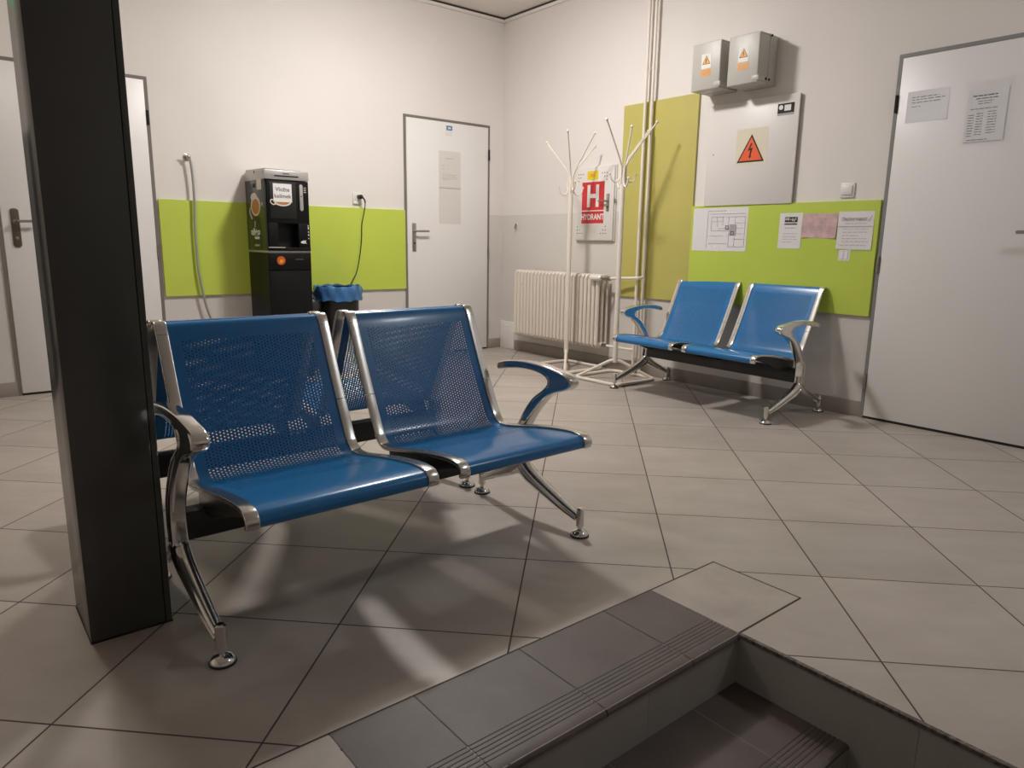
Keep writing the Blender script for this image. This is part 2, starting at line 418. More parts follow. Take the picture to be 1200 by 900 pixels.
# ---- stair edge and flight
def stair_edge():
    # dark treads with anti slip grooves, laid along the stair head
    for i, (x0, x1) in enumerate(((-2.856, -2.663), (-3.156, -2.858), (-3.456, -3.158), (-3.655, -3.458))):
        g = MB()
        # profile across y with grooves
        prof = [(-4.083, .0016), (-4.283, .0016)]
        y = -4.283
        for k in range(6):
            prof += [(y, .0016), (y-.0015, .0003), (y-.0045, .0003), (y-.006, .0016)]; y -= .0115
        prof += [(-4.366, .0016), (-4.374, -.001), (-4.378, -.006), (-4.380, -.013), (-4.3745, -.014)]
        m = len(prof)
        g.add([(x0, a, b) for a, b in prof]+[(x1, a, b) for a, b in prof], [[k, k+1, m+k+1, m+k] for k in range(m-1)])
        o = g.build('stair_nosing_tile', M_TREAD, angle=20); o['kind'] = 'structure'; o.name = 'trim_%d' % (5+i)
    for i, (x0, x1) in enumerate(((-2.660, -2.361), (-3.955, -3.658))):
        o = struct(MB().bx(x0, x1, -4.370, -4.083, -.004, .0014, .0004, 1).build('trim_%d' % (9+i), M_LTILE))
    g = MB()
    g.bx(-3.965, -2.355, -4.083, -4.0775, -.003, .0011)
    g.bx(-2.361, -2.355, -4.374, -4.08, -.003, .0011); g.bx(-2.66, -2.357, -4.3745, -4.369, -.003, .0011)
    g.bx(-3.96, -3.66, -4.3745, -4.369, -.003, .0011); g.bx(-3.961, -3.955, -4.374, -4.08, -.003, .0011)
    struct(g.build('trim_11', M_GROUT))
stair_edge()
RH = .137
st = MB(); rs = MB(); tr2 = MB()
y = SY1; z = 0
for k in range(9):
    rs.bx(SX0, SX1, y-.003, y+.1, z-RH, z-(.012 if k == 0 else .0105))
    z -= RH
    yn = y-.3
    prof = [(y+.02, 0.)]
    yy = yn+.085
    for q in range(6):
        prof += [(yy, 0.), (yy-.0015, -.0013), (yy-.0045, -.0013), (yy-.006, 0.)]; yy -= .0115
    prof += [(yn+.004, 0.), (yn-.003, -.003), (yn-.005, -.008), (yn-.001, -.0105), (y+.02, -.0105)]
    m = len(prof)
    tr2.add([(SX0, a, z+b) for a, b in prof]+[(SX1, a, z+b) for a, b in prof], [[q, q+1, m+q+1, m+q] for q in range(m-1)]+[list(range(m)), list(range(m, 2*m))[::-1]])
    y = yn
struct(rs.build('trim_12', M_RISER)); struct(tr2.build('trim_13', M_TREAD2, angle=20))
struct(MB().bx(SX1-.003, SX1+.1, -7.6, SY1+.05, -1.6, -.009).build('wall_stair_right', M_SIDE))
struct(MB().bx(SX0-.1, SX0+.003, -7.6, SY1+.05, -1.6, -.009).build('wall_stair_left', M_SIDE))
struct(MB().bx(SX0-.1, SX1+.1, -7.6, -7.4, -1.6, -.12).build('wall_stair_front', M_SIDE))
struct(MB().bx(SX0-.1, SX1+.1, -7.6, SY1+.1, -1.65, -1.3).build('floor_stair_foot', M_TREAD2))
struct(MB().bx(SX1-.006, SX1+.006, -7.4, SY1, -.009, .0015, .001, 1).build('trim_14', M_TRIMST))

# ------------------------------------------------------------------ doors
def door(name, loc, rz, w, h, hinge_side, frame_m, handle):
    d = struct(MB().bx(.022, w-.022, -.012, .0, .014, h-.022, .002).build(name, M_DOOR)); d.location = loc; d.rotation_euler = (0, 0, rz)
    f = MB(); f.bx(0, .019, -.008, 0, 0, h); f.bx(w-.019, w, -.008, 0, 0, h); f.bx(.019, w-.019, -.008, 0, h-.019, h)
    f.build('door_frame', frame_m, d)
    MB().bx(.02, w-.02, -.010, 0, 0, .0135).build('threshold_gap', M_BLACKGAP, d)
    hx = .012 if hinge_side == 'L' else w-.012
    for hz in (.22, .89, 1.745):
        MB().tube([(hx, -.016, hz-.045), (hx, -.016, hz+.045)], .0075, 10).build('hinge', M_STEEL if hz != 1.745 else M_BLACKGAP, d)
    hx, kind, dirn = handle
    if kind == 'shield':
        P = []
        for a in range(9):
            t = PI*a/8; P.append((hx+.022*math.cos(t), 1.122+.018*math.sin(t)**.7*1))
        for a in range(9):
            t = PI+PI*a/8; P.append((hx+.022*math.cos(t), .928+.018*math.sin(t)))
        p = MB().outline(P, .008, .002, x0=-.016, plane='xz').build('handle_plate', M_BRONZE, d)
        k = MB().lathe([(.006, -.0225), (.009, -.0215), (.009, -.019)], (hx, 0, .965), 12, 'y').build('keyhole', M_STEEL, p)
    else:
        p = MB().bx(hx-.018, hx+.018, -.020, -.012, .9, 1.13, .002).build('handle_plate', M_STEEL, d)
        MB().lathe([(.006, -.0225), (.008, -.0215), (.008, -.019)], (hx, 0, .965), 12, 'y').build('keyhole', M_BLACKGAP, p)
    e = dirn
    MB().tube(catmull([(hx, -.018, 1.062), (hx, -.045, 1.063), (hx+.012*e, -.058, 1.064), (hx+.04*e, -.060, 1.065), (hx+.085*e, -.060, 1.066), (hx+.122*e, -.058, 1.066)], 4), .0085, 10).build('door_lever', M_STEEL, d)
    MB().lathe([(.014, -.026), (.014, -.018)], (hx, 0, 1.062), 16, 'y').build('lever_rosette', M_STEEL, d)
    return d
door('door_1', on_left(-3.829, 0), 0, .882, 1.997, 'R', M_FRAME, (.088, 'shield', 1))
door('door_2', on_left(-1.042, 0), 0, .884, 1.997, 'R', M_FRAME, (.083, 'plate', 1))
door('door_3', on_right(-3.432, 0), RB, .9, 1.997, 'L', M_FRAMEG, (.79, 'plate', -1))

# ------------------------------------------------------------------ wall boards
def board(label, loc, rz, w, h, m, t=.018):
    o = MB().bx(0, w, -t, 0, 0, h, .0012, 1).build('wall_board', m); o.location = loc; o.rotation_euler = (0, 0, rz)
    return tag(o, label, 'wall panel')
board('long lime green board behind the coffee machine, waist height', on_left(-2.937, .585), 0, 1.893, .648, M_GREEN)
board('lime green board with notices above the bench by the wall', on_right(-2.146, .593), RB, 1.278, .652, M_GREEN)
board('tall olive yellow board behind the heating pipes', on_right(-1.472, .585), RB, .675, 1.405, M_OLIVE, .016)

# ------------------------------------------------------------------ pillar
def pillar():
    x0, x1, y0, y1 = -3.972, -3.787, -3.424, -3.196
    t = thing('steel_pillar', 'dark grey metal clad square pillar in front of the left bench end', 'pillar', ((x0+x1)/2, (y0+y1)/2, 0))
    w = (x1-x0)/2; d = (y1-y0)/2
    c = MB(); c.bx(-w, w-.016, -d, d, .004, H, .002); c.build('cladding', M_PILLAR, t)
    MB().bx(w-.0145, w, -d+.0004, d, .004, H, .002).build('cover_strip', M_PILLAR, t)
    MB().bx(-w-.001, w+.001, -d-.001, d+.001, 0, .0035).build('sealant', M_BLACKGAP, t)
pillar()

# ------------------------------------------------------------------ perforated bench
PROF = [(-.346, .337), (-.357, .344), (-.3625, .356), (-.357, .370), (-.340, .3795), (-.29, .3820), (-.20, .3725), (-.10, .357), (-.02, .342), (.035, .3345),
        (.068, .337), (.095, .355), (.118, .391), (.148, .452), (.180, .518), (.212, .588), (.240, .652), (.262, .704), (.273, .7265), (.2815, .739), (.292, .744), (.303, .7425), (.311, .733)]
PP = catmull(PROF, 8)
AL = [0.]
for i in range(1, len(PP)): AL.append(AL[-1]+(PP[i]-PP[i-1]).length)
LT = AL[-1]
def prof_at(s):
    s = max(0, min(LT, s)); lo, hi = 0, len(AL)-1
    while hi-lo > 1:
        mid = (lo+hi)//2
        if AL[mid] <= s: lo = mid
        else: hi = mid
    t = (s-AL[lo])/(AL[hi]-AL[lo]); p = PP[lo].lerp(PP[hi], t)
    a = PP[max(lo-1, 0)]; b = PP[min(hi+1, len(PP)-1)]; tt = (b-a).normalized()
    return p, Vector((-tt.y, tt.x))
def seat_shell_mesh():
    a_ = .0101; b_ = .0096; r = .0026        # hole columns a_ apart; holes b_ apart along a column, every other column shifted by half
    R = 39; F = R*a_/2; W = .2375; s_lo = .262
    N = int((LT-.075-s_lo)/b_); K = 2*N; hb = b_/2
    V = []; Fc = []; cache = {}
    th = .0016
    def vert(u, s, key=None):
        if key is not None and key in cache: return cache[key]
        V.append((u, s)); i = len(V)-1
        if key is not None: cache[key] = i
        return i
    def node(r_, k): return vert(-F+r_*a_, s_lo+k*hb, (r_, k))
    rims = []
    for r_ in range(R):
        k0 = r_ % 2
        n = N-k0
        if k0:
            Fc.append([node(r_, 0), node(r_+1, 0), node(r_+1, 1), node(r_, 1)])
            Fc.append([node(r_, K-1), node(r_+1, K-1), node(r_+1, K), node(r_, K)])
        for i in range(n):
            k = k0+2*i
            B = [node(r_, k), node(r_+1, k), node(r_+1, k+1), node(r_+1, k+2), node(r_, k+2), node(r_, k+1)]
            cu = -F+(r_+.5)*a_; cs = s_lo+(k+1)*hb
            Hh = []
            for ang in (-120, -60, 0, 60, 120, 180):
                Hh.append(vert(cu+r*math.cos(math.radians(ang)), cs+r*math.sin(math.radians(ang))))
            for j in range(6):
                j2 = (j+1) % 6; Fc.append([B[j], B[j2], Hh[j2], Hh[j]])
            rims.append(Hh)
    # plain margins beside the field
    for k in range(K):
        Fc.append([vert(-W, s_lo+k*hb, ('L', k)), node(0, k), node(0, k+1), vert(-W, s_lo+(k+1)*hb, ('L', k+1))])
        Fc.append([node(R, k), vert(W, s_lo+k*hb, ('R', k)), vert(W, s_lo+(k+1)*hb, ('R', k+1)), node(R, k+1)])
    # plain sheet in front of and above the field
    def plain(sa, sb, k, n):
        us = [-W]+[-F+q*a_ for q in range(R+1)]+[W]
        prev = [vert(-W, sa, ('L', k))]+[node(q, k) for q in range(R+1)]+[vert(W, sa, ('R', k))]
        for i in range(1, n+1):
            cur = [vert(u, sa+(sb-sa)*i/n) for u in us]
            for j in range(len(cur)-1): Fc.append([prev[j], prev[j+1], cur[j+1], cur[j]] if sb > sa else [prev[j+1], prev[j], cur[j], cur[j+1]])
            prev = cur
        return prev
    top = plain(s_lo+K*hb, LT, K, 26)
    front = plain(s_lo, 0., 0, 50)
    nV = len(V); out = []
    for u, s in V:
        q, n = prof_at(s); out.append((u, q.x, q.y))
    for u, s in V:
        q, n = prof_at(s); q = q-n*th; out.append((u, q.x, q.y))
    faces = [list(f) for f in Fc]+[[i+nV for i in f][::-1] for f in Fc]
    for Hh in rims:
        for j in range(6):
            a, b = Hh[j], Hh[(j+1) % 6]; faces.append([a, b, b+nV, a+nV])
    for e in (top, front):
        for j in range(len(e)-1):
            f = [e[j], e[j+1], e[j+1]+nV, e[j]+nV]; faces.append(f if e is front else f[::-1])
    me = bpy.data.meshes.new('seat_shell'); me.from_pydata(out, [], faces)
    for q in me.polygons: q.use_smooth = True
    me.set_sharp_from_angle(angle=math.radians(38))
    me.materials.append(M_BLUE)
    return me

ARM = [(.147, .546), (.10, .559), (-.003, .569), (-.10, .567), (-.158, .560), (-.208, .551), (-.234, .536), (-.236, .515), (-.210, .496), (-.160, .480), (-.113, .454), (-.072, .414), (-.040, .375), (-.013, .333),
       (.000, .300), (.005, .270), (.004, .235), (.000, .205), (.0, .192), (.040, .192), (.042, .215), (.045, .26), (.042, .30), (.030, .335), (-.006, .394), (-.046, .443), (-.088, .474), (-.114, .496), (-.122, .514), (-.104, .530), (-.053, .540), (.022, .540), (.099, .529), (.145, .520), (.153, .533)]
LEGO = [(.040, .192), (.0, .192), (-.015, .182), (-.10, .155), (-.194, .116), (-.276, .082), (-.276, .050), (-.25, .054), (-.17, .084), (-.093, .106), (-.02, .125), (.022, .130), (.053, .124), (.12, .106), (.189, .074), (.225, .050), (.260, .046), (.262, .078), (.235, .092), (.2, .113), (.13, .150), (.082, .170), (.052, .182)]
SEAT_ME = seat_shell_mesh()
def ribbed(mb, path, x0):
    """bar along (y, z, half thickness, half width) with a shallow channel down both flanks"""
    C = catmull([Vector((a, b, c)) for a, b, c, d in path], 5); Wd = catmull([Vector((d, 0, 0)) for a, b, c, d in path], 5)
    sec = [(-1, -.45), (-.93, -.72), (-.70, -.92), (-.35, -1), (.35, -1), (.70, -.92), (.93, -.72), (1, -.45), (.84, -.36), (.80, -.15), (.80, .15), (.84, .36), (1, .45),
           (.93, .72), (.70, .92), (.35, 1), (-.35, 1), (-.70, .92), (-.93, .72), (-1, .45), (-.84, .36), (-.80, .15), (-.80, -.15), (-.84, -.36)]
    n = len(sec); vs = []; m = len(C)
    for i in range(m):
        p, q = C[max(i-1, 0)], C[min(i+1, m-1)]; tt = Vector((q.x-p.x, q.y-p.y)).normalized(); nn = Vector((-tt.y, tt.x))
        for sx, st in sec: vs.append((x0+sx*Wd[i].x, C[i].x+nn.x*st*C[i].z, C[i].y+nn.y*st*C[i].z))
    fs = [[i*n+k, (i+1)*n+k, (i+1)*n+(k+1) % n, i*n+(k+1) % n] for i in range(m-1) for k in range(n)]
    fs += [list(range(n)), [(m-1)*n+k for k in range(n)][::-1]]
    mb.add(vs, fs)
def leg_bars(mb, sx):
    ribbed(mb, [(.020, .196, .022, .021), (.012, .180, .028, .022), (-.014, .157, .0285, .0215), (-.06, .136, .025, .020), (-.13, .110, .0215, .0185), (-.20, .085, .0185, .0165), (-.270, .064, .0145, .0135)], sx)
    ribbed(mb, [(.020, .196, .022, .0205), (.032, .178, .027, .021), (.064, .154, .025, .0195), (.11, .131, .021, .018), (.165, .107, .018, .0165), (.215, .084, .0155, .0145), (.252, .066, .013, .013)], sx)
    mb.box((sx, .020, .165), (.034, .044, .05), .010)
def make_bench(label):
    t = thing('waiting_bench', label, 'bench', (0, 0, 0))
    b = MB(); b.bx(-.577, .577, .006, .056, .200, .280, .005); b.build('beam', M_BLACK, t)
    for cx in (-.294, .294):
        sh = link('seat_shell', SEAT_ME, t); sh.location = (cx, 0, 0)
        path = [(q.x, q.y) for q in PP]
        # polished side rails, in two lengths with a fine joint
        cuts = [next(i for i, q in enumerate(PP) if q.y > zc and q.x > .08) for zc in (.365, .485, .712)]
        for sx in (-.242, .242):
            r = MB(); st = 9; ends = cuts+[len(path)]
            for ci in ends:
                seg = path[st:ci]
                if st > 9: seg = [tuple(Vector(path[st-1]).lerp(Vector(path[st]), .25))]+seg
                r.sweepyz(seg, sx, .033, .0115, rad=.003); st = ci
            r.build('side_rail', M_CHROME2, sh)
        for sx in (-.232, .232):
            br = MB()
            low = [(.058, .322), (.058, .262), (.004, .262), (-.05, .268), (-.13, .296), (-.22, .328), (-.30, .350), (-.335, .356)]
            up = [(q.x, q.y-.0085) for q in PP[::6] if q.x < .03 and q.y > .333 and q.x > -.335 and q.y < .39]
            up = [q for q in up if not (q[0] < -.33)]
            br.outline([Vector(q) for q in up+low], .005, .0008, x0=sx); br.build('support_bracket', M_BLACK, sh, angle=30)
    for sx in (-.597, .597):
        a = MB().outline([Vector((p[0], p[1])) for p in catmull(ARM[:18], 3)[:-1]+[Vector(ARM[17])]+[Vector(ARM[18]), Vector(ARM[19])]+catmull(ARM[20:], 3)], .044, .007, x0=sx, recess=.0025, rim=.004)
        arm = a.build('armrest', M_CHROME, t, angle=40)
        l = MB(); leg_bars(l, sx)
        lg = l.build('leg', M_CHROME, t, angle=45)
        MB().bx(sx-.03 if sx > 0 else sx+.012, sx-.012 if sx > 0 else sx+.03, .008, .054, .204, .276, .003).build('beam_socket', M_BLACK, t)
        for fy in (-.283, .262):
            f = MB(); f.tube([(sx, fy, .100), (sx, fy, .096), (sx, fy, .036)], [.009, .0135, .0135], 16)
            f.lathe([(.0075, .038), (.0075, .026), (.012, .0235), (.019, .0205), (.0255, .015), (.0295, .0095), (.0300, .006)], (sx, fy, 0), 24)
            ft = f.build('foot', M_CHROME, lg); MB().lathe([(.030, 0), (.0318, .0015), (.0318, .0050), (.030, .0062)], (sx, fy, 0), 24).build('foot_pad', M_RUBBER, lg)
    return t
bench = make_bench('blue perforated double bench beside the dark pillar, facing the stairs')
bench.location = (-3.152, -3.402, 0); bench.rotation_euler = (0, 0, math.radians(1.0))
b3 = copy_tree(bench); b3.location = (-3.160, -2.772, 0); b3.rotation_euler = (0, 0, PI+math.radians(.3))
b3['label'] = 'blue bench mostly hidden, turned back to back behind the nearest bench'
b2 = copy_tree(bench); b2.location = (-.310, -2.605, 0); b2.rotation_euler = (0, 0, RB+math.radians(-2.2))
b2['label'] = 'blue bench with its back to the right wall, under the notices'

# ------------------------------------------------------------------ coffee machine
def coffee_machine():
    x0, x1, yf = 0., .308, -.405
    t = thing('coffee_machine', 'tall black coffee vending machine against the green board', 'coffee machine', (-2.360, 0, 0))
    y1 = -.025
    MB().bx(x0, x1, yf, y1, .012, .890, .004).build('base_cabinet', M_MACH, t)
    MB().bx(x0+.004, x1-.004, yf-.006, yf+.0, .03, .762, .003).build('cabinet_door', M_MACH, t)
    dr = MB().bx(x0+.004, x1-.004, yf-.010, yf, .776, .884, .004).build('cabinet_front', M_MACH, t)
    MB().lathe([(.030, yf-.0125), (.030, yf-.010)], (.085, 0, .836), 28, 'y').build('round_logo', M_LOGO, dr)
    MB().lathe([(.012, yf-.0135), (.012, yf-.0125)], (.085, 0, .830), 16, 'y').build('logo_centre', M_AMBER, dr)
    MB().bx(.19, .245, yf-.0125, yf-.009, .842, .846).build('lock_slot', M_STEEL, dr)
    # upper machine
    MB().bx(x0, x0+.012, yf+.01, y1, .902, 1.385, .003).build('side_panel', M_MACHSIDE, t)
    MB().bx(x0+.012, x1, -.20, y1, .902, 1.385, .003).build('rear_casing', M_MACH, t)
    fb = MB()
    fb.bx(x0+.012, .078, yf, -.20, .915, 1.095, .002); fb.bx(.225, x1, yf, -.20, .915, 1.095, .002)
    fb.bx(x0+.012, x1, yf, -.20, 1.088, 1.375, .004); fb.bx(x0+.004, x1, yf-.004, -.20, .902, .925, .003)
    fb.build('front_casing', M_MACH, t)
    MB().bx(.078, .225, -.31, -.2, .925, 1.088).build('dispensing_recess', M_MACHIN, t)
    MB().bx(.005, .120, yf-.012, yf+.0, .921, .928, .001).build('drip_tray', M_SILVER, t)
    p = MB().bx(.030, .215, yf-.004, yf, 1.120, 1.362, .002).build('display_panel', M_MACHIN, t)
    # picture of a cup under the notice
    MB().lathe([(.002, yf-.0055), (.062, yf-.0055), (.062, yf-.0045)], (0, 0, 0), 32, 'y').build('cup_picture', M_CUP, p)
    c = [x for x in ALLOBJ() if x.name.startswith('cup_picture')][-1]; c.location = (.118, 0, 1.235); c.scale = (1, 1, .52)
    c2 = MB().lathe([(.002, yf-.0065), (.053, yf-.0065), (.053, yf-.0055)], (0, 0, 0), 32, 'y').build('coffee_picture', M_COFFEE, p); c2.location = (.118, 0, 1.239); c2.scale = (1, 1, .5)
    h = MB().tube(catmull([(.065, yf-.0055, 1.238), (.040, yf-.0055, 1.244), (.032, yf-.0055, 1.228), (.050, yf-.0055, 1.212), (.066, yf-.0055, 1.216)], 5), .004, 6).build('cup_handle_picture', M_CUP, p)
    n = MB().bx(-.065, .065, -.001, 0, -.061, .061).build('notice_sheet', M_PAPER, p); n.location = (.118, yf-.0075, 1.291)
    put_text('notice_text', 'Vložte', .038, M_INK, n, 0, -.0014, .022, bold=.0005); put_text('notice_text', 'kelímek', .038, M_INK, n, 0, -.0014, -.022, bold=.0005)
    co = MB().outline([Vector((.253+.0125*math.cos(a)*1, 1.265+(.077 if math.sin(a) > 0 else -.077)+.0125*math.sin(a))) for a in [2*PI*k/24 for k in range(24)]], .004, .0012, x0=yf-.002, plane='xz').build('coin_strip', M_SILVER, t)
    MB().bx(.247, .259, yf-.0048, yf-.004, 1.272, 1.277).build('coin_slot', M_MACHIN, co)
    for k in range(3): MB().bx(.272, .290, yf-.001, yf+.001, 1.300+.014*k, 1.308+.014*k).build('button_mark', M_SILVER, t)
    put_text('return_mark', '4K', .030, M_SWHITE, t, .262, yf-.001, .962, bold=.001)
    MB().prism([(.236, .962), (.248, .972), (.248, .952)], yf-.001, yf+.0005).build('arrow_mark', M_SWHITE, t)
    for k, hh in enumerate((.012, .02, .014, .03, .012)): MB().bx(.293, .299, yf-.001, yf+.001, .985+.022*k, .985+.022*k+hh*.6).build('edge_mark', M_SWHITE, t)
    # silver head
    hd = MB(); hd.bx(x0-.003, x1+.002, yf-.008, y1, 1.378, 1.440, .005); hd.build('silver_hood', M_SILVER, t)
    hb = [x for x in t.children if x.name.startswith('silver_hood')][0]
    MB().bx(.065, .235, yf-.0095, yf-.006, 1.398, 1.407).build('hood_slot', M_MACHIN, hb)
    MB().bx(.125, .170, yf-.0095, yf-.006, 1.416, 1.423).build('hood_print', M_INK, hb)
    lid = MB(); lid.add([(x0+.006, yf, 1.4395), (x1-.05, yf, 1.4395), (x1-.05, y1-.01, 1.4395), (x0+.006, y1-.01, 1.4395), (x0+.006, yf, 1.449), (x1-.05, yf, 1.443), (x1-.05, y1-.01, 1.447), (x0+.006, y1-.01, 1.457)],
        [[0, 1, 2, 3], [4, 5, 6, 7], [0, 1, 5, 4], [1, 2, 6, 5], [2, 3, 7, 6], [3, 0, 4, 7]]); lid.build('top_lid', M_SILVER, t)
    MB().lathe([(.008, x0-.006), (.008, x0)], (0, -.23, 1.432), 14, 'x').build('lid_lock', M_BLACK, t)
    # side artwork, seen from the left (faces -x)
    def side(nm, poly, m, y, z, o=0.): 
        k = MB(); q = len(poly); vs = [(-.0012-o, y+a, z+b) for a, b in poly]+[(.0002-o, y+a, z+b) for a, b in poly]
        k.add(vs, [list(range(q))[::-1], list(range(q, 2*q))]+[[i, (i+1) % q, q+(i+1) % q, q+i] for i in range(q)]); return k.build(nm, m, sp)
    sp = [x for x in t.children if x.name.startswith('side_panel')][0]
    ell = lambda a, b, n=28: [(a*math.cos(2*PI*k/n), b*math.sin(2*PI*k/n)) for k in range(n)]
    side('cup_artwork', ell(.092, .068), M_CUP, -.215, 1.205)
    side('cup_artwork', ell(.062, .030), M_CUP, -.190, 1.265, -.0002)
    side('coffee_artwork', ell(.070, .052), M_COFFEE, -.218, 1.200, .0008)
    MB().tube(catmull([(0, -.148, 1.200), (0, -.110, 1.190), (0, -.100, 1.160), (0, -.118, 1.140), (0, -.138, 1.118)], 5), .005, 6).build('cup_handle_artwork', M_CUP, sp)
    side('sticker', [(-.042, -.036), (.042, -.036), (.042, .036), (-.042, .036)], M_CREAM, -.300, 1.348)
    side('dark_label', [(-.022, -.014), (.022, -.014), (.022, .014), (-.022, .014)], M_INKK, -.205, 1.343)
    side('heart_mark', [(0, -.014), (.011, .004), (.006, .012), (0, .006), (-.006, .012), (-.011, .004)], M_CUP, -.338, 1.215)
    MB().tube(catmull([(0, -.188, 1.060), (0, -.184, 1.075), (0, -.192, 1.088), (0, -.186, 1.105)], 5), [.002]+[.0032]*13+[.001]*2, 6).build('steam_artwork', M_SWHITE, sp)
    for tx, sz, z, dy in (('café+co', .058, 1.030, .0),):
        o = put_text('logo_text', tx, sz, M_SWHITE, sp, -.0015, -.190+dy, z, bold=.0022); o.rotation_euler = (0, 0, -PI/2)
    side('logo_rule', [(-.07, -.0015), (.07, -.0015), (.07, .0015), (-.07, .0015)], M_SWHITE, -.19, 1.007)
    side('logo_caption', [(-.045, -.009), (.045, -.009), (.045, .009), (-.045, .009)], M_SWHITE, -.215, .988)
    side('small_print', [(-.045, -.006), (.045, -.006), (.045, .006), (-.045, .006)], M_INKL, -.21, .937)
    MB().bx(x0+.001, x1-.001, yf+.004, y1-.004, .889, .903).build('seam_strip', M_SILVER, t)
    for fx in (.02, x1-.02):
        for fy in (yf+.02, y1-.02): MB().lathe([(.014, 0), (.014, .0135)], (fx, fy, 0), 12).build('foot', M_RUBBER, t)
coffee_machine()

# ------------------------------------------------------------------ waste bin with liner
def bin_():
    t = thing('waste_bin', 'black round waste bin with blue liner right of the coffee machine', 'bin', (-1.776, -.235, 0))
    MB().lathe([(.001, 0), (.135, 0), (.137, .004), (.160, .63), (.164, .635), (.166, .629), (.162, .55)][0:4]+[(.157, .632), (.134, .01), (.001, .008)], n=32, cap=False).build('bin_body', M_BIN, t)
    n = 72; rings = []
    random.seed(3)
    for j, (r, z) in enumerate(((.150, .52), (.153, .58), (.158, .622), (.166, .642), (.175, .640), (.180, .615), (.179, .585), (.178, .56), (.180, .535))):
        rg = []
        for k in range(n):
            a = 2*PI*k/n
            w = (.0045*math.sin(7*a+j*.9)+.004*math.sin(13*a-j*1.3+1)+.003*math.sin(23*a+2.1*j))*(1 if j > 3 else .4)
            dz = (.004*math.sin(5*a+1)+.004*math.sin(11*a+2))*(1 if 1 < j else 0)
            rg.append((( r+w)*math.cos(a), (r+w)*math.sin(a), z+dz))
        rings.append(rg)
    m = MB(); R = len(rings)
    vs = [p for rg in rings for p in rg]; inner = [(x*.992, y*.992, z) for x, y, z in vs]
    fs = [[i*n+k, i*n+(k+1) % n, (i+1)*n+(k+1) % n, (i+1)*n+k] for i in range(R-1) for k in range(n)]
    m.add(vs, fs); m.build('bin_liner', M_LINER, t, angle=60)
bin_()

# ------------------------------------------------------------------ socket, cable, hose on the back wall
def socket():
    t = thing('wall_socket', 'white wall socket above the green board by the back door', 'socket', on_left(-1.474, 1.306))
    MB().bx(-.04, .04, -.010, 0, -.045, .045, .004).build('socket_plate', M_PLASTIC, t)
    MB().bx(-.037, .037, -.016, -.009, -.042, -.026, .002).build('plate_lip', M_PLASTIC, t)
    MB().lathe([(.024, -.013), (.026, -.009)], (0, 0, .008), 20, 'y').build('socket_face', M_PLASTIC, t)
socket()
def cable():
    t = thing('power_cable', 'black plug and cable hanging from the wall socket to the bin', 'cable', on_left(-1.462, 1.318))
    MB().lathe([(.010, -.062), (.017, -.054), (.0185, -.020), (.0185, -.015)], (0, 0, 0), 18, 'y').build('plug', M_BLACK, t)
    P = [(0, -.055, 0), (.012, -.064, -.010), (.028, -.060, -.036), (.036, -.040, -.080), (.024, -.032, -.150), (.010, -.030, -.215), (.004, -.030, -.33), (-.016, -.031, -.46), (-.05, -.04, -.58), (-.10, -.05, -.66), (-.135, -.045, -.74), (-.15, -.04, -.9), (-.16, -.03, -1.1), (-.17, -.04, -1.30)]
    c = catmull(P, 6)
    MB().tube(c, [.0085 if i < 5 else (.0062 if i < 14 else .0040) for i in range(len(c))], 8).build('cord', M_BLACK, t)
cable()
def hose():
    t = thing('drain_hose', 'thin grey hose hanging from a chrome valve left of the coffee machine', 'hose', on_left(-2.734, 1.517))
    v = MB(); v.lathe([(.024, -.004), (.024, 0)], (0, 0, 0), 20, 'y'); v.tube([(0, 0, 0), (0, -.04, 0)], .009, 12); v.sphere((0, -.045, 0), .015); v.tube([(-.028, -.046, .014), (.0, -.046, .006), (.010, -.046, .004)], .006, 8)
    v.build('valve', M_CHROME2, t)
    P = [(.006, -.045, -.010), (.012, -.045, -.05), (.018, -.044, -.15), (.018, -.044, -.30), (.010, -.044, -.46), (.010, -.044, -.60), (.014, -.044, -.76), (.030, -.044, -.90), (.052, -.042, -1.02), (.085, -.040, -1.12), (.13, -.04, -1.22), (.19, -.045, -1.34), (.24, -.05, -1.47)]
    MB().tube(catmull(P, 8), .0082, 10).build('tube', M_HOSE, t)
hose()

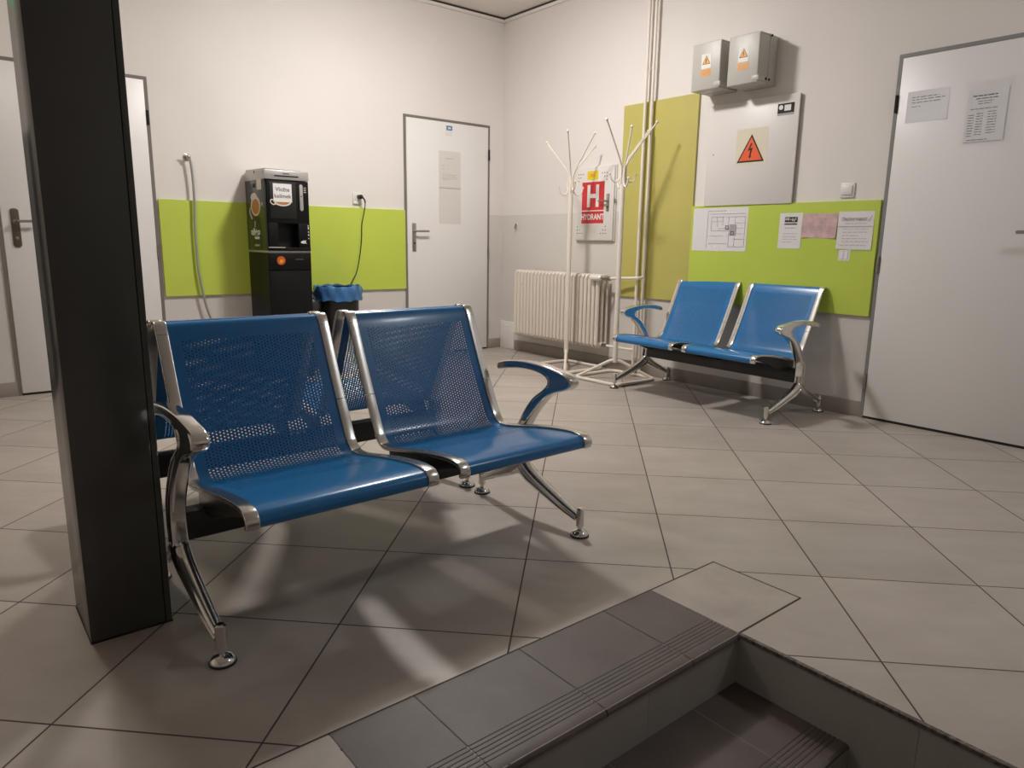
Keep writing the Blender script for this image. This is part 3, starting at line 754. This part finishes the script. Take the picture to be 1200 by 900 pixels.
# ------------------------------------------------------------------ radiator, pipes
def radiator():
    y0, n, p = -.378, 24, .0435
    t = thing('radiator', 'cream column radiator on the right wall under the hydrant cabinet', 'radiator', on_right(y0, 0), RB)
    z0, z1 = .168, .748
    s = MB()
    for dy in (-.152, -.100, -.048):
        s.tube([(0, dy, z0+.03), (0, dy, z1-.03)], .0166 if dy < -.14 else .013, 10, caps=False)
    for zz, e in ((z1-.028, 1), (z0+.028, -1)):
        pts = [(-.152, zz-.012*e), (-.158, zz+.004*e), (-.150, zz+.020*e), (-.128, zz+.028*e), (-.072, zz+.028*e), (-.050, zz+.020*e), (-.042, zz+.004*e), (-.048, zz-.012*e), (-.07, zz-.02*e), (-.13, zz-.02*e)]
        s.outline([Vector(q) for q in pts], .028, .009, x0=0)
        s.tube([(-p/2, -.10, zz), (p/2, -.10, zz)], .017, 10, caps=False)
    me = s.mesh('radiator_section', 50); me.materials.append(M_ENAMEL)
    for i in range(n):
        o = link('radiator_section', me, t); o.location = (p*(i+.5), 0, 0)
    for zz in (.635,):
        for fx in (2.5, 15.5):
            MB().sphere((p*fx, -.168, zz), .010).build('bracket_cap', M_ENAMEL, t)
    for fx in (2.0, 21.0):
        MB().bx(p*fx-.012, p*fx+.012, -.05, 0, .60, .63, .003).build('wall_bracket', M_ENAMEL, t)
    L = n*p
    v = MB(); v.tube([(L, -.10, .72), (L+.045, -.10, .72)], .013, 12); v.box((L+.045, -.10, .72), (.028, .03, .034), .006); v.build('valve', M_STEEL, t)
    h = MB(); c = catmull([(L+.045, -.115, .72), (L+.045, -.135, .72), (L+.03, -.16, .722), (L-.02, -.190, .724), (L-.075, -.200, .724)], 4)
    MB().tube([(L+.045, -.115, .72), (L+.02, -.165, .722)], .011, 12).build('valve_stem', M_STEEL, t)
    h.tube([(L+.03, -.17, .722), (L+.015, -.172, .722), (L-.055, -.184, .723), (L-.068, -.186, .723)], [.016, .022, .023, .017], 16); h.build('thermostat_head', M_PLASTIC, t)
    v = MB(); v.tube([(L, -.10, .196), (L+.05, -.10, .196)], .014, 12); v.build('return_valve', M_STEEL, t)
    return L
L = radiator()
def pipes():
    t = thing('heating_pipe', 'pair of thin cream heating pipes rising to the ceiling', 'pipe', on_right(-1.70, 0), RB)
    for x, nm in ((.0, 'riser'), (.062, 'riser')):
        MB().tube([(x, -.045, .0), (x, -.045, H)], .0115, 12, caps=False).build(nm, M_PIPE, t)
    xv = -.378-L-.045+1.70    # local x of the valves
    xv = -(xv)
    b = MB(); b.tube(catmull([(xv, -.10, .72), (xv+.06, -.098, .724), (xv+.14, -.082, .728), (.03, -.078, .735), (.050, -.068, .737), (.062, -.045, .742)], 5), .0105, 10); b.build('flow_branch', M_PIPE, t)
    b = MB(); b.tube(catmull([(xv+.004, -.10, .196), (xv+.05, -.098, .194), (xv+.12, -.082, .190), (-.02, -.06, .188), (0, -.045, .184)], 5), .0105, 10); b.build('return_branch', M_PIPE, t)
    for x in (0, .062):
        for z in (.12, 2.2): MB().lathe([(.0125, z), (.014, z), (.014, z+.02), (.0125, z+.02)], (x, -.045, 0), 14).build('pipe_clip', M_PIPE, t)
pipes()

# ------------------------------------------------------------------ hydrant cabinet
def hydrant():
    w, h = .408, .565
    t = thing('hydrant_cabinet', 'white wall cabinet with red H hydrant sign above the radiator', 'cabinet', on_right(-1.004, 1.008), RB)
    MB().bx(-.008, w+.008, -.012, 0, -.008, h+.008, .002).build('cabinet_frame', M_METALW, t)
    d = MB().bx(0, w, -.028, -.011, 0, h, .003).build('cabinet_door', M_METALW, t)
    yf = -.0285
    MB().bx(.065, .310, yf-.0008, yf+.0004, .234, .452).build('hydrant_sign', M_RED, d)
    MB().bx(.065, .310, yf-.0008, yf+.0004, .132, .226).build('hydrant_name_sign', M_RED, d)
    MB().bx(.060, .315, yf-.0003, yf+.0004, .128, .456).build('sign_backing', M_SWHITE, d)
    H_ = MB(); H_.bx(.125, .157, yf-.0018, yf-.0006, .258, .430); H_.bx(.220, .252, yf-.0018, yf-.0006, .258, .430); H_.bx(.157, .220, yf-.0018, yf-.0006, .328, .360); H_.build('letter_h', M_SWHITE, d)
    put_text('hydrant_lettering', 'HYDRANT', .062, M_SWHITE, d, .1875, yf-.0014, .180, bold=.0018, sx=.86)
    y = MB().bx(.118, .236, yf-.0006, yf+.0004, .468, .535).build('yellow_sticker', M_YELLOW, d)
    MB().bx(.150, .195, yf-.0011, yf-.0005, .490, .515).build('sticker_print', M_AMBER, y)
    vh = MB()
    for sx, cx in ((1, .028), (-1, w-.085)):
        for sz, cz in ((1, .105), (-1, h-.035)):
            for i in range(3):
                for j in range(3-i):
                    px = (.020+.026*j) if sx > 0 else (w-.075-.026*j)
                    pz = (.055+.026*i) if sz > 0 else (h-.050-.026*i)
                    vh.lathe([(.0045, yf-.0004), (.0045, yf+.001)], (px, 0, pz), 10, 'y')
    vh.build('vent_hole', M_INKK, d)
    p = MB().bx(.338, .366, -.036, -.028, .225, .355, .002).build('handle_plate', M_STEEL, d)
    MB().tube(catmull([(.352, -.034, .300), (.352, -.055, .300), (.335, -.060, .300), (.278, -.060, .302)], 4), .007, 10).build('cabinet_lever', M_STEEL, d)
    MB().lathe([(.006, -.0385), (.006, -.035)], (.352, 0, .255), 12, 'y').build('keyhole', M_BLACKGAP, d)
    MB().box((w+.008, -.016, .30), (.010, .012, .03), .002).build('latch', M_STEEL, t)
hydrant()

# ------------------------------------------------------------------ fuse panel door and the two junction boxes
def warn_sign(parent, cx, cz, s, y, fill, backing=None, bw=0, bh=0):
    if backing: MB().bx(cx-bw/2, cx+bw/2, y-.0005, y+.0003, cz-bh/2, cz+bh/2).build('sign_backing', backing, parent)
    tri = lambda k, o: [(cx-k, cz-k*.62+o), (cx+k, cz-k*.62+o), (cx, cz+k*1.12+o)]
    MB().prism(tri(s, 0), y-.0010, y-.0003).build('sign_border', M_INKK, parent)
    MB().prism(tri(s*.84, s*.0), y-.0015, y-.0008).build('sign_triangle', fill, parent)
    b = [(-.02, .62), (-.22, .02), (-.03, .10), (-.10, -.40), (-.16, -.36), (-.04, -.58), (.07, -.32), (0, -.37), (.13, .28), (-.06, .20), (.08, .60)]
    MB().prism([(cx+a*s, cz+c*s*.80+.06*s) for a, c in b], y-.0020, y-.0012).build('lightning_bolt', M_INKK, parent)
def panel():
    w, h = .642, .642
    t = thing('fuse_panel', 'large square white electrical panel door with red warning triangle', 'electrical panel', on_right(-2.245, 1.243), RB)
    MB().bx(.004, w-.004, -.016, 0, .004, h-.004).build('panel_frame', M_BOXD, t)
    d = MB().bx(0, w, -.026, -.015, 0, h, .002).build('panel_door', M_METALW, t)
    MB().bx(.225, .450, -.0266, -.0258, .245, .470).build('warning_sticker', M_CREAM, d)
    warn_sign(d, .335, .325, .098, -.0266, M_ORANGE)
    l = MB().bx(.500, .610, -.0266, -.0258, .535, .592).build('maker_label', M_INKK, d)
    MB().bx(.545, .588, -.0270, -.0265, .548, .582).build('label_print', M_SWHITE, l)
    MB().lathe([(.014, -.0272), (.014, -.0265)], (.522, 0, .570), 16, 'y').build('label_emblem', M_SWHITE, l)
    MB().bx(.500, .610, -.0264, -.0258, .522, .534).build('label_strip', M_INKL, l)
    MB().lathe([(.004, -.0270), (.004, -.0255)], (.052, 0, .33), 10, 'y').build('lock_hole', M_INKK, d)
panel()
def jbox(label, y, z):
    t = thing('junction_box', label, 'electrical box', on_right(y, z), RB, 'grey junction boxes')
    w, h = .213, .285
    MB().bx(0, w, -.088, 0, 0, h, .006, 3).build('box_base', M_BOXG, t)
    MB().bx(.004, w-.004, -.092, -.087, .004, h-.004).build('gasket', M_BLACKGAP, t)
    c = MB().bx(0, w, -.200, -.091, 0, h, .006, 3).build('box_cover', M_BOXG, t)
    for px, pz in ((w-.002, .028), (w-.002, h-.006)):
        k = MB(); k.tube([(px, -.200, pz), (px, -.100, pz)], .0105 if pz < .1 else .005, 12); k.build('screw_tower', M_BOXG, c)
        MB().lathe([(.007, 0), (.007, .002)], (0, 0, 0), 12).build('screw', M_BLACKGAP, c)
        s = [x for x in c.children if x.name.startswith('screw') and not x.name.startswith('screw_t')][-1]; s.rotation_euler = (PI/2, 0, 0); s.location = (px, -.0995+.0, pz)
        MB().sphere((px+.004, -.078, pz), .007).build('screw_cap', M_BLACKGAP, t)
    MB().bx(w-.040, w+.010, -.204, -.105, .010, .040, .005).build('hinge_tab', M_BOXG, c)
    MB().lathe([(.009, 0), (.009, .003)], (w+.0095, -.125, .025), 14, 'x').build('hinge_hole', M_BLACKGAP, c)
    warn_sign(c, .108, .172, .030, -.2006, M_AMBER, M_SWHITE, .072, .088)
    b = MB().bx(.070, .146, -.2012, -.2003, .084, .124).build('sticker_text_field', M_AMBER, c)
    for k in range(3): MB().bx(.078, .138, -.2016, -.2010, .092+.010*k, .095+.010*k).build('printed_line', M_BOXD, b)
jbox('left grey junction box with small orange warning sticker', -2.215, 1.955)
jbox('right grey junction box with small orange warning sticker, higher in view', -2.485, 1.948)

# ------------------------------------------------------------------ light switch, hook, access panel
t = thing('light_switch', 'white light switch beside the door, above the green board', 'switch', on_right(-3.222, 1.305), RB)
MB().bx(-.041, .041, -.010, 0, -.041, .041, .003).build('switch_plate', M_PLASTIC, t)
MB().bx(-.030, .030, -.016, -.009, -.026, .026, .003).build('rocker', M_PLASTIC, t)
t = thing('wall_hook', 'small metal hook on grey paint left of the radiator', 'hook', on_right(-.217, 1.128), RB)
MB().lathe([(.020, -.003), (.022, 0)], (0, 0, 0), 18, 'y').build('base_disc', M_PLASTIC, t)
MB().tube(catmull([(0, 0, .010), (0, -.020, .004), (0, -.028, -.014), (.012, -.034, -.020), (.022, -.036, .006), (.024, -.036, .022)], 4), .0055, 8).build('hook_arm', M_STEEL, t)
t = thing('access_panel', 'small white access panel standing on the floor in the corner', 'panel', on_right(-.004, 0), RB)
MB().bx(0, .204, -.016, 0, .002, .256, .003).build('panel_plate', M_PLASTIC, t)
MB().bx(.03, .175, -.0175, -.0155, .215, .222).build('panel_groove', M_PAPER2, t)

# ------------------------------------------------------------------ papers
def paper(label, loc, rz, w, h, m, lines, tilt=0., name='notice', curl=0.004, cat='notice', ink=M_INKL, off=0.0):
    n = 8; g = MB(); vs = []; k = 0
    for side_ in (0, 1):
        for j in range(n+1):
            for i in range(n+1):
                u, v = i/n, j/n
                d = off-.0004+curl*((abs(u-.5)*2)**3*(1-v)*.6+.06*(1+math.sin(3*u+2*v))) + (.0005 if side_ == 0 else 0)
                vs.append((u*w, -d, v*h))
    q = (n+1)**2; fs = []
    for j in range(n):
        for i in range(n):
            a = j*(n+1)+i; f = [a, a+1, a+n+2, a+n+1]; fs.append(f); fs.append([x+q for x in f][::-1])
    per = [i for i in range(n+1)]+[(j+1)*(n+1)-1 for j in range(1, n+1)]+[n*(n+1)+i for i in range(n-1, -1, -1)]+[j*(n+1) for j in range(n-1, 0, -1)]
    for i in range(len(per)):
        a, b = per[i], per[(i+1) % len(per)]; fs.append([a, a+q, b+q, b])
    g.add(vs, fs)
    o = g.build(name, m, angle=60); o.location = loc; o.rotation_euler = (0, tilt, rz)
    tag(o, label, cat)
    def dep(u, v): return -(off+.0006+curl*((abs(u-.5)*2)**3*(1-v)*.6+.06*(1+math.sin(3*u+2*v))))
    if lines:
        rnd = random.Random(int(w*1e4)+len(lines)); pr = MB()
        for (u0, u1, v, th) in lines:
            u = u0
            while u < u1:
                wl = rnd.uniform(.02, .07)/w*.5
                e = min(u1, u+wl)
                ym = min(dep(u, v), dep(e, v))
                pr.bx(u*w, e*w, ym-.0002, ym+.0005, v*h-th/2, v*h+th/2)
                u = e+.006/w
        pr.build('printed_text', ink, o)
    o['dep'] = 0
    del o['dep']
    return o, dep
# evacuation plan
PW, PH = .428, .284
o, dep = paper('white floor plan sheet taped at the left of the green board', on_right(-2.164, .945), RB, PW, PH, M_PAPER, [(.28, .62, .93, .004)], off=.0185, name='floor_plan', cat='notice', curl=.002)
g = MB(); yy = -.0212
def ln(x0, z0, x1, z1, wd=.0014):
    if abs(x1-x0) > abs(z1-z0): g.bx(x0, x1, yy-.0002, yy+.0006, z0-wd/2, z0+wd/2)
    else: g.bx(x0-wd/2, x0+wd/2, yy-.0002, yy+.0006, z0, z1)
for a in ((.15, .225, .41, .225), (.15, .195, .24, .195), (.15, .135, .30, .135), (.15, .135, .15, .225), (.195, .195, .195, .225), (.24, .17, .24, .225), (.285, .17, .285, .225), (.335, .03, .335, .225), (.41, .03, .41, .225), (.335, .185, .41, .185),
          (.335, .15, .41, .15), (.335, .115, .41, .115), (.335, .08, .41, .08), (.29, .03, .41, .03), (.20, .15, .30, .15), (.20, .16, .20, .195), (.29, .03, .29, .12), (.12, .02, .12, .26), (.135, .10, .25, .10), (.135, .05, .28, .05), (.135, .245, .41, .245)): ln(*a)
g.build('plan_lines', M_INKL, o)
g = MB(); g.bx(.295, .345, yy-.0001, yy+.0006, .105, .175); g.build('plan_shading', M_INKL, o)
g = MB()
for cx, cz in ((.275, .155), (.318, .118)):
    for a, b, c, d in ((-.012, -.012, .012, -.009), (-.012, .009, .012, .012), (-.012, -.012, -.009, .012), (.009, -.012, .012, .012)): g.bx(cx+a, cx+c, yy-.0006, yy, cz+b, cz+d)
g.build('plan_symbol', M_INKK, o)
o, dep = paper('narrow white leaflet with black picture, left of the pink one', on_right(-2.818, .970), RB, .150, .214, M_PAPER, [(.25, .75, .58, .005), (.2, .8, .42, .003), (.2, .8, .33, .003), (.2, .85, .26, .003), (.2, .6, .18, .003)], tilt=.0, off=.0185, curl=.003, name='leaflet')
g = MB()
rn = random.Random(5)
g.bx(.036, .118, -.0215, -.0205, .160, .190)
g.bx(.034, .116, -.0215, -.0205, .145, .151); g.build('leaflet_picture', M_INKK, o)
g = MB()
for k in range(7): 
    xx = .040+.011*k; g.bx(xx, xx+.004+.003*rn.random(), -.0219, -.0214, .163+.01*rn.random(), .178+.008*rn.random())
g.build('leaflet_picture_detail', M_PAPER, o)
paper('crumpled pink leaflet on the green board', on_right(-2.972, 1.037), RB, .214, .142, M_PINK, [(.4, .8, .80, .003), (.45, .7, .62, .003), (.45, .7, .5, .003), (.3, .75, .33, .003)], tilt=.02, off=.0180, curl=.012, name='leaflet')
o, dep = paper('white sheet with torn bottom edge at the right of the green board', on_right(-3.193, .972), RB, .205, .213, M_PAPER, [(.15, .85, .53, .002), (.15, .85, .45, .003), (.15, .6, .36, .003), (.15, .85, .28, .003), (.15, .9, .20, .003), (.1, .85, .10, .003), (.2, .8, .68, .003)], off=.0185, curl=.006, name='notice')
put_text('heading_text', 'ŠŤASTNÝ MARGIT', .021, M_INK, o, .095, -.0245, .168, bold=0, sx=.86)
g = MB(); g.bx(.004, .200, -.0235, -.0225, .128, .1295); g.build('fold_line', M_INK, o)
g = MB(); g.box((.186, -.0238, .172), (.0018, .0008, .036), M=Matrix.Rotation(.5, 4, 'Y')); g.build('pen_mark', M_INK, o)
g = MB()
for k in range(9): g.prism([(.07+.015*k, .002), (.085+.015*k, .002), (.0775+.015*k, -.008)], -.0215, -.0205)
g.build('torn_edge', M_PAPER, o)
o, dep = paper('tiny white tear-off slip below the torn sheet', on_right(-3.213, .905), RB, .067, .062, M_PAPER, None, off=.0180, curl=.002, name='paper_slip')
g = MB()
for k in range(2): g.bx(.012+.026*k, .028+.026*k, -.0212, -.0204, .012, .052)
g.build('printed_block', M_PAPER2, o)
# door papers
paper('plain white sheet with three text lines on the right hand door', on_right(-3.500, 1.640), RB, .205, .158, M_PAPER2, [(.12, .75, .80, .003), (.12, .9, .72, .003), (.12, .8, .63, .003), (.12, .35, .5, .002)], tilt=0, off=.0125, curl=.003, name='notice', ink=M_INK)
t = thing('plastic_sleeve', 'shiny clear plastic sleeve holding a printed timetable on the right door', 'notice', on_right(-3.782, 1.500), RB)
g = MB(); g.bx(.014, .190, -.0150, -.0145, .012, .262); sh = g.build('timetable_sheet', M_PAPER2, t)
pr = MB(); rnd = random.Random(9)
def words(x0, x1, z, th=.0028):
    x = x0
    while x < x1:
        e = min(x1, x+rnd.uniform(.012, .03)); pr.bx(x, e, -.0156, -.0149, z-th/2, z+th/2); x = e+.004
words(.035, .145, .232, .005); words(.05, .15, .218, .004); words(.06, .13, .205); words(.062, .12, .194); words(.03, .15, .170)
for k in range(9):
    words(.024, .05, .142-.0125*k); 
    words(.06, .09, .147-.0125*k)
    words(.11, .15, .152-.0125*k)
words(.03, .12, .022)
pr.build('printed_text', M_INK, sh)
n = 14; g = MB(); vs = []; fs = []; rnd = random.Random(2)
for j in range(n+1):
    for i in range(n+1):
        u, v = i/n, j/n
        vs.append((u*.215, -.0175-.006*abs(math.sin(9*u+4*v)*math.sin(7*v+2*u))*(.3+.7*max(0, u+v-1))-.002*rnd.random(), v*.308))
for j in range(n):
    for i in range(n): a = j*(n+1)+i; fs.append([a, a+1, a+n+2, a+n+1])
g.add(vs, fs); g.build('clear_film', M_CLEAR, t, angle=80)
o, dep = paper('tall faint white sheets in a pocket on the far door', on_left(-.705, 1.135), 0, .225, .605, M_PAPERT, [(.3, .65, .90, .005), (.15, .3, .80, .003), (.4, .45, .80, .003), (.15, .3, .76, .003), (.4, .45, .76, .003), (.15, .85, .68, .003), (.15, .8, .655, .003), (.15, .85, .63, .003), (.15, .5, .61, .003)], off=.0125, curl=.002, name='notice')
g = MB(); g.bx(0, .225, -.0152, -.0140, .298, .303); g.build('pocket_edge', M_INKL, o)
t = thing('room_sign', 'tiny blue and white room sign at the top of the far door', 'sign', on_left(-.640, 1.870))
MB().bx(0, .075, -.0145, -.012, 0, .085).build('sign_plate', M_SWHITE, t)
s_ = MB().bx(.012, .072, -.0152, -.0144, .040, .078).build('sign_field', M_BLUESIGN, t)
MB().bx(.030, .056, -.0157, -.0151, .052, .066).build('sign_mark', M_SWHITE, s_)

# ------------------------------------------------------------------ coat stands
def stand_base(t, rz):
    b = MB(); r = .0125; a = .218
    ring = []
    for cx, cy in ((1, 1), (-1, 1), (-1, -1), (1, -1)):
        a0 = math.atan2(cy, cx)-PI/4; c = (cx*(a-.075), cy*(a-.075))
        for k in range(7):
            q = a0+PI/2*k/6; ring.append((c[0]+.075*math.cos(q), c[1]+.075*math.sin(q), r))
    b.tube(ring, r, 10, closed=True)
    o = b.build('base_ring', M_PIPE, t)
    s = MB()
    for e in (1, -1):
        s.tube(catmull([(e*.010, e*.010, .142), (e*.035, e*.035, .130), (e*.11, e*.11, .075), (e*.178, e*.178, .026), (e*.192, e*.192, .018)], 4), .0115, 10)
    q = s.build('base_arm', M_PIPE, t)
    o.rotation_euler = (0, 0, rz); q.rotation_euler = (0, 0, rz)
def coat_stand(label, loc, rz, dirs, zt):
    t = thing('coat_stand', label, 'coat stand', loc, 0, 'cream coat stands by the radiator')
    stand_base(t, rz)
    MB().tube([(0, 0, .125), (0, 0, zt-.10)], .0185, 14).build('pole', M_PIPE, t)
    MB().tube([(0, 0, zt-.11), (0, 0, zt-.02)], [.0185, .012], 12).build('pole_head', M_PIPE, t)
    for dx, dy, dz in dirs:
        l = math.hypot(dx, dy); ux, uy = dx/l, dy/l
        P = [(ux*.020, uy*.020, zt-.13), (ux*.020, uy*.020, zt-.03), (ux*.026, uy*.026, zt+.0), (ux*.05, uy*.05, zt+.045), (dx, dy, zt+dz)]
        a = MB(); a.tube(catmull(P[:4], 4)+[Vector(P[4])], .0058, 8); a.sphere((dx, dy, zt+dz), .0105, 10, 6); a.build('prong', M_PIPE, t)
    for k in range(4):
        a = rz+PI/4+k*PI/2+.35; ux, uy = math.cos(a), math.sin(a); zz = zt-.05-(.035 if k % 2 else 0)
        P = [(ux*.020, uy*.020, zz+.03), (ux*.021, uy*.021, zz-.02), (ux*.028, uy*.028, zz-.055), (ux*.055, uy*.055, zz-.072), (ux*.085, uy*.085, zz-.055), (ux*.098, uy*.098, zz-.015)]
        h = MB(); h.tube(catmull(P, 4), .0052, 8); h.sphere(P[-1], .0085, 10, 6); h.build('coat_hook', M_PIPE, t)
R_ = Vector((.776, -.631)); D_ = Vector((.631, .776))
def dirs(l): return [tuple((R_*a+D_*b))+(c,) for a, b, c in l]
coat_stand('cream metal coat stand nearer the corner, in front of the radiator', (-.292, -1.212, 0), 0, dirs([(-.19, .07, .235), (-.05, -.19, .285), (.150, -.16, .275), (.185, .09, .215)]), 1.50)
coat_stand('cream metal coat stand next to the bench, in front of the pipes', (-.322, -1.768, 0), PI/2, dirs([(-.145, -.13, .275), (.030, -.11, .235), (.205, -.08, .27), (.19, .15, .245)]), 1.53)

# ------------------------------------------------------------------ lamps
def lamp(x, y, label, size=.30, m=None):
    t = thing('ceiling_light', label, 'ceiling light', (x, y, H))
    MB().lathe([(size*.56, 0), (size*.56, -.028), (size*.53, -.032)], n=32).build('housing', M_PLASTIC, t)
    MB().lathe([(size*.50, -.030), (size*.50, -.046), (size*.46, -.060), (size*.30, -.070), (.001, -.073)], n=32, cap=False).build('diffuser', m or M_LAMP, t)
lamp(-1.68, -1.64, 'round ceiling lamp above the space between coffee machine and wall bench')
lamp(-4.05, -2.0, 'round warm ceiling lamp near the left door', m=M_LAMPW)
lamp(-1.0, -5.4, 'dim fill lamp added out of view on the right, in front of the stairs', m=M_FILL)  # added fill light, lifts the stair risers and the pillar front
t = thing('added_dark_cabinet', 'unseen dark cabinet added left of the left door, mirrored in the pillar', 'cabinet', on_left(-4.86, 0))  # invented dark body out of view, gives the pillar side its dark reflection
MB().bx(0, .80, -.34, -.005, .06, 1.53, .004).build('cabinet_body', mat('cabinet_dark', (.035, .037, .036), .4), t)
MB().bx(.02, .78, -.32, -.02, 0, .06).build('plinth', M_BLACK, t)
for k in (0, 1):
    dd = MB().bx(.004+.397*k, .399+.397*k, -.358, -.341, .07, 1.52, .002).build('cabinet_door', MATS['cabinet_dark'], t)
    MB().tube([(.375+.05*k, -.36, .78), (.375+.05*k, -.385, .79), (.375+.05*k, -.385, .91), (.375+.05*k, -.36, .92)], .005, 8).build('door_handle', M_STEEL, dd)
t = thing('exit_sign', 'green emergency exit sign high on the back wall left of the door', 'sign', on_left(-4.50, 2.27))
MB().bx(0, .36, -.04, 0, 0, .2, .004).build('sign_case', M_PLASTIC, t)
MB().bx(.015, .345, -.043, -.039, .015, .185).build('sign_face', M_EXIT, t)

# ------------------------------------------------------------------ camera, world, view
cam = bpy.data.cameras.new('camera'); co = bpy.data.objects.new('camera', cam); COL.objects.link(co)
cam.sensor_width = 36; cam.lens = 24.9385; cam.clip_start = .02
r = Vector((0.7759934251749161, -0.6305775880406534, 0.014356515807610853)); d = Vector((-0.11238848957000258, -0.16063154937841134, -0.9805948871763838)); f = Vector((0.6206472681785329, 0.759321678081907, -0.1955186888698914))
Mx = Matrix((( r.x, -d.x, -f.x, -4.17955742780952), (r.y, -d.y, -f.y, -5.2905750423979825), (r.z, -d.z, -f.z, .981220607670037), (0, 0, 0, 1)))
co.matrix_world = Mx
S.camera = co
w = bpy.data.worlds.new('world'); S.world = w; w.use_nodes = True
w.node_tree.nodes['Background'].inputs[0].default_value = (.02, .02, .02, 1)
S.view_settings.view_transform = 'Standard'; S.view_settings.look = 'None'; S.view_settings.gamma = 1; S.view_settings.use_curve_mapping = False
S.view_settings.exposure = 0.
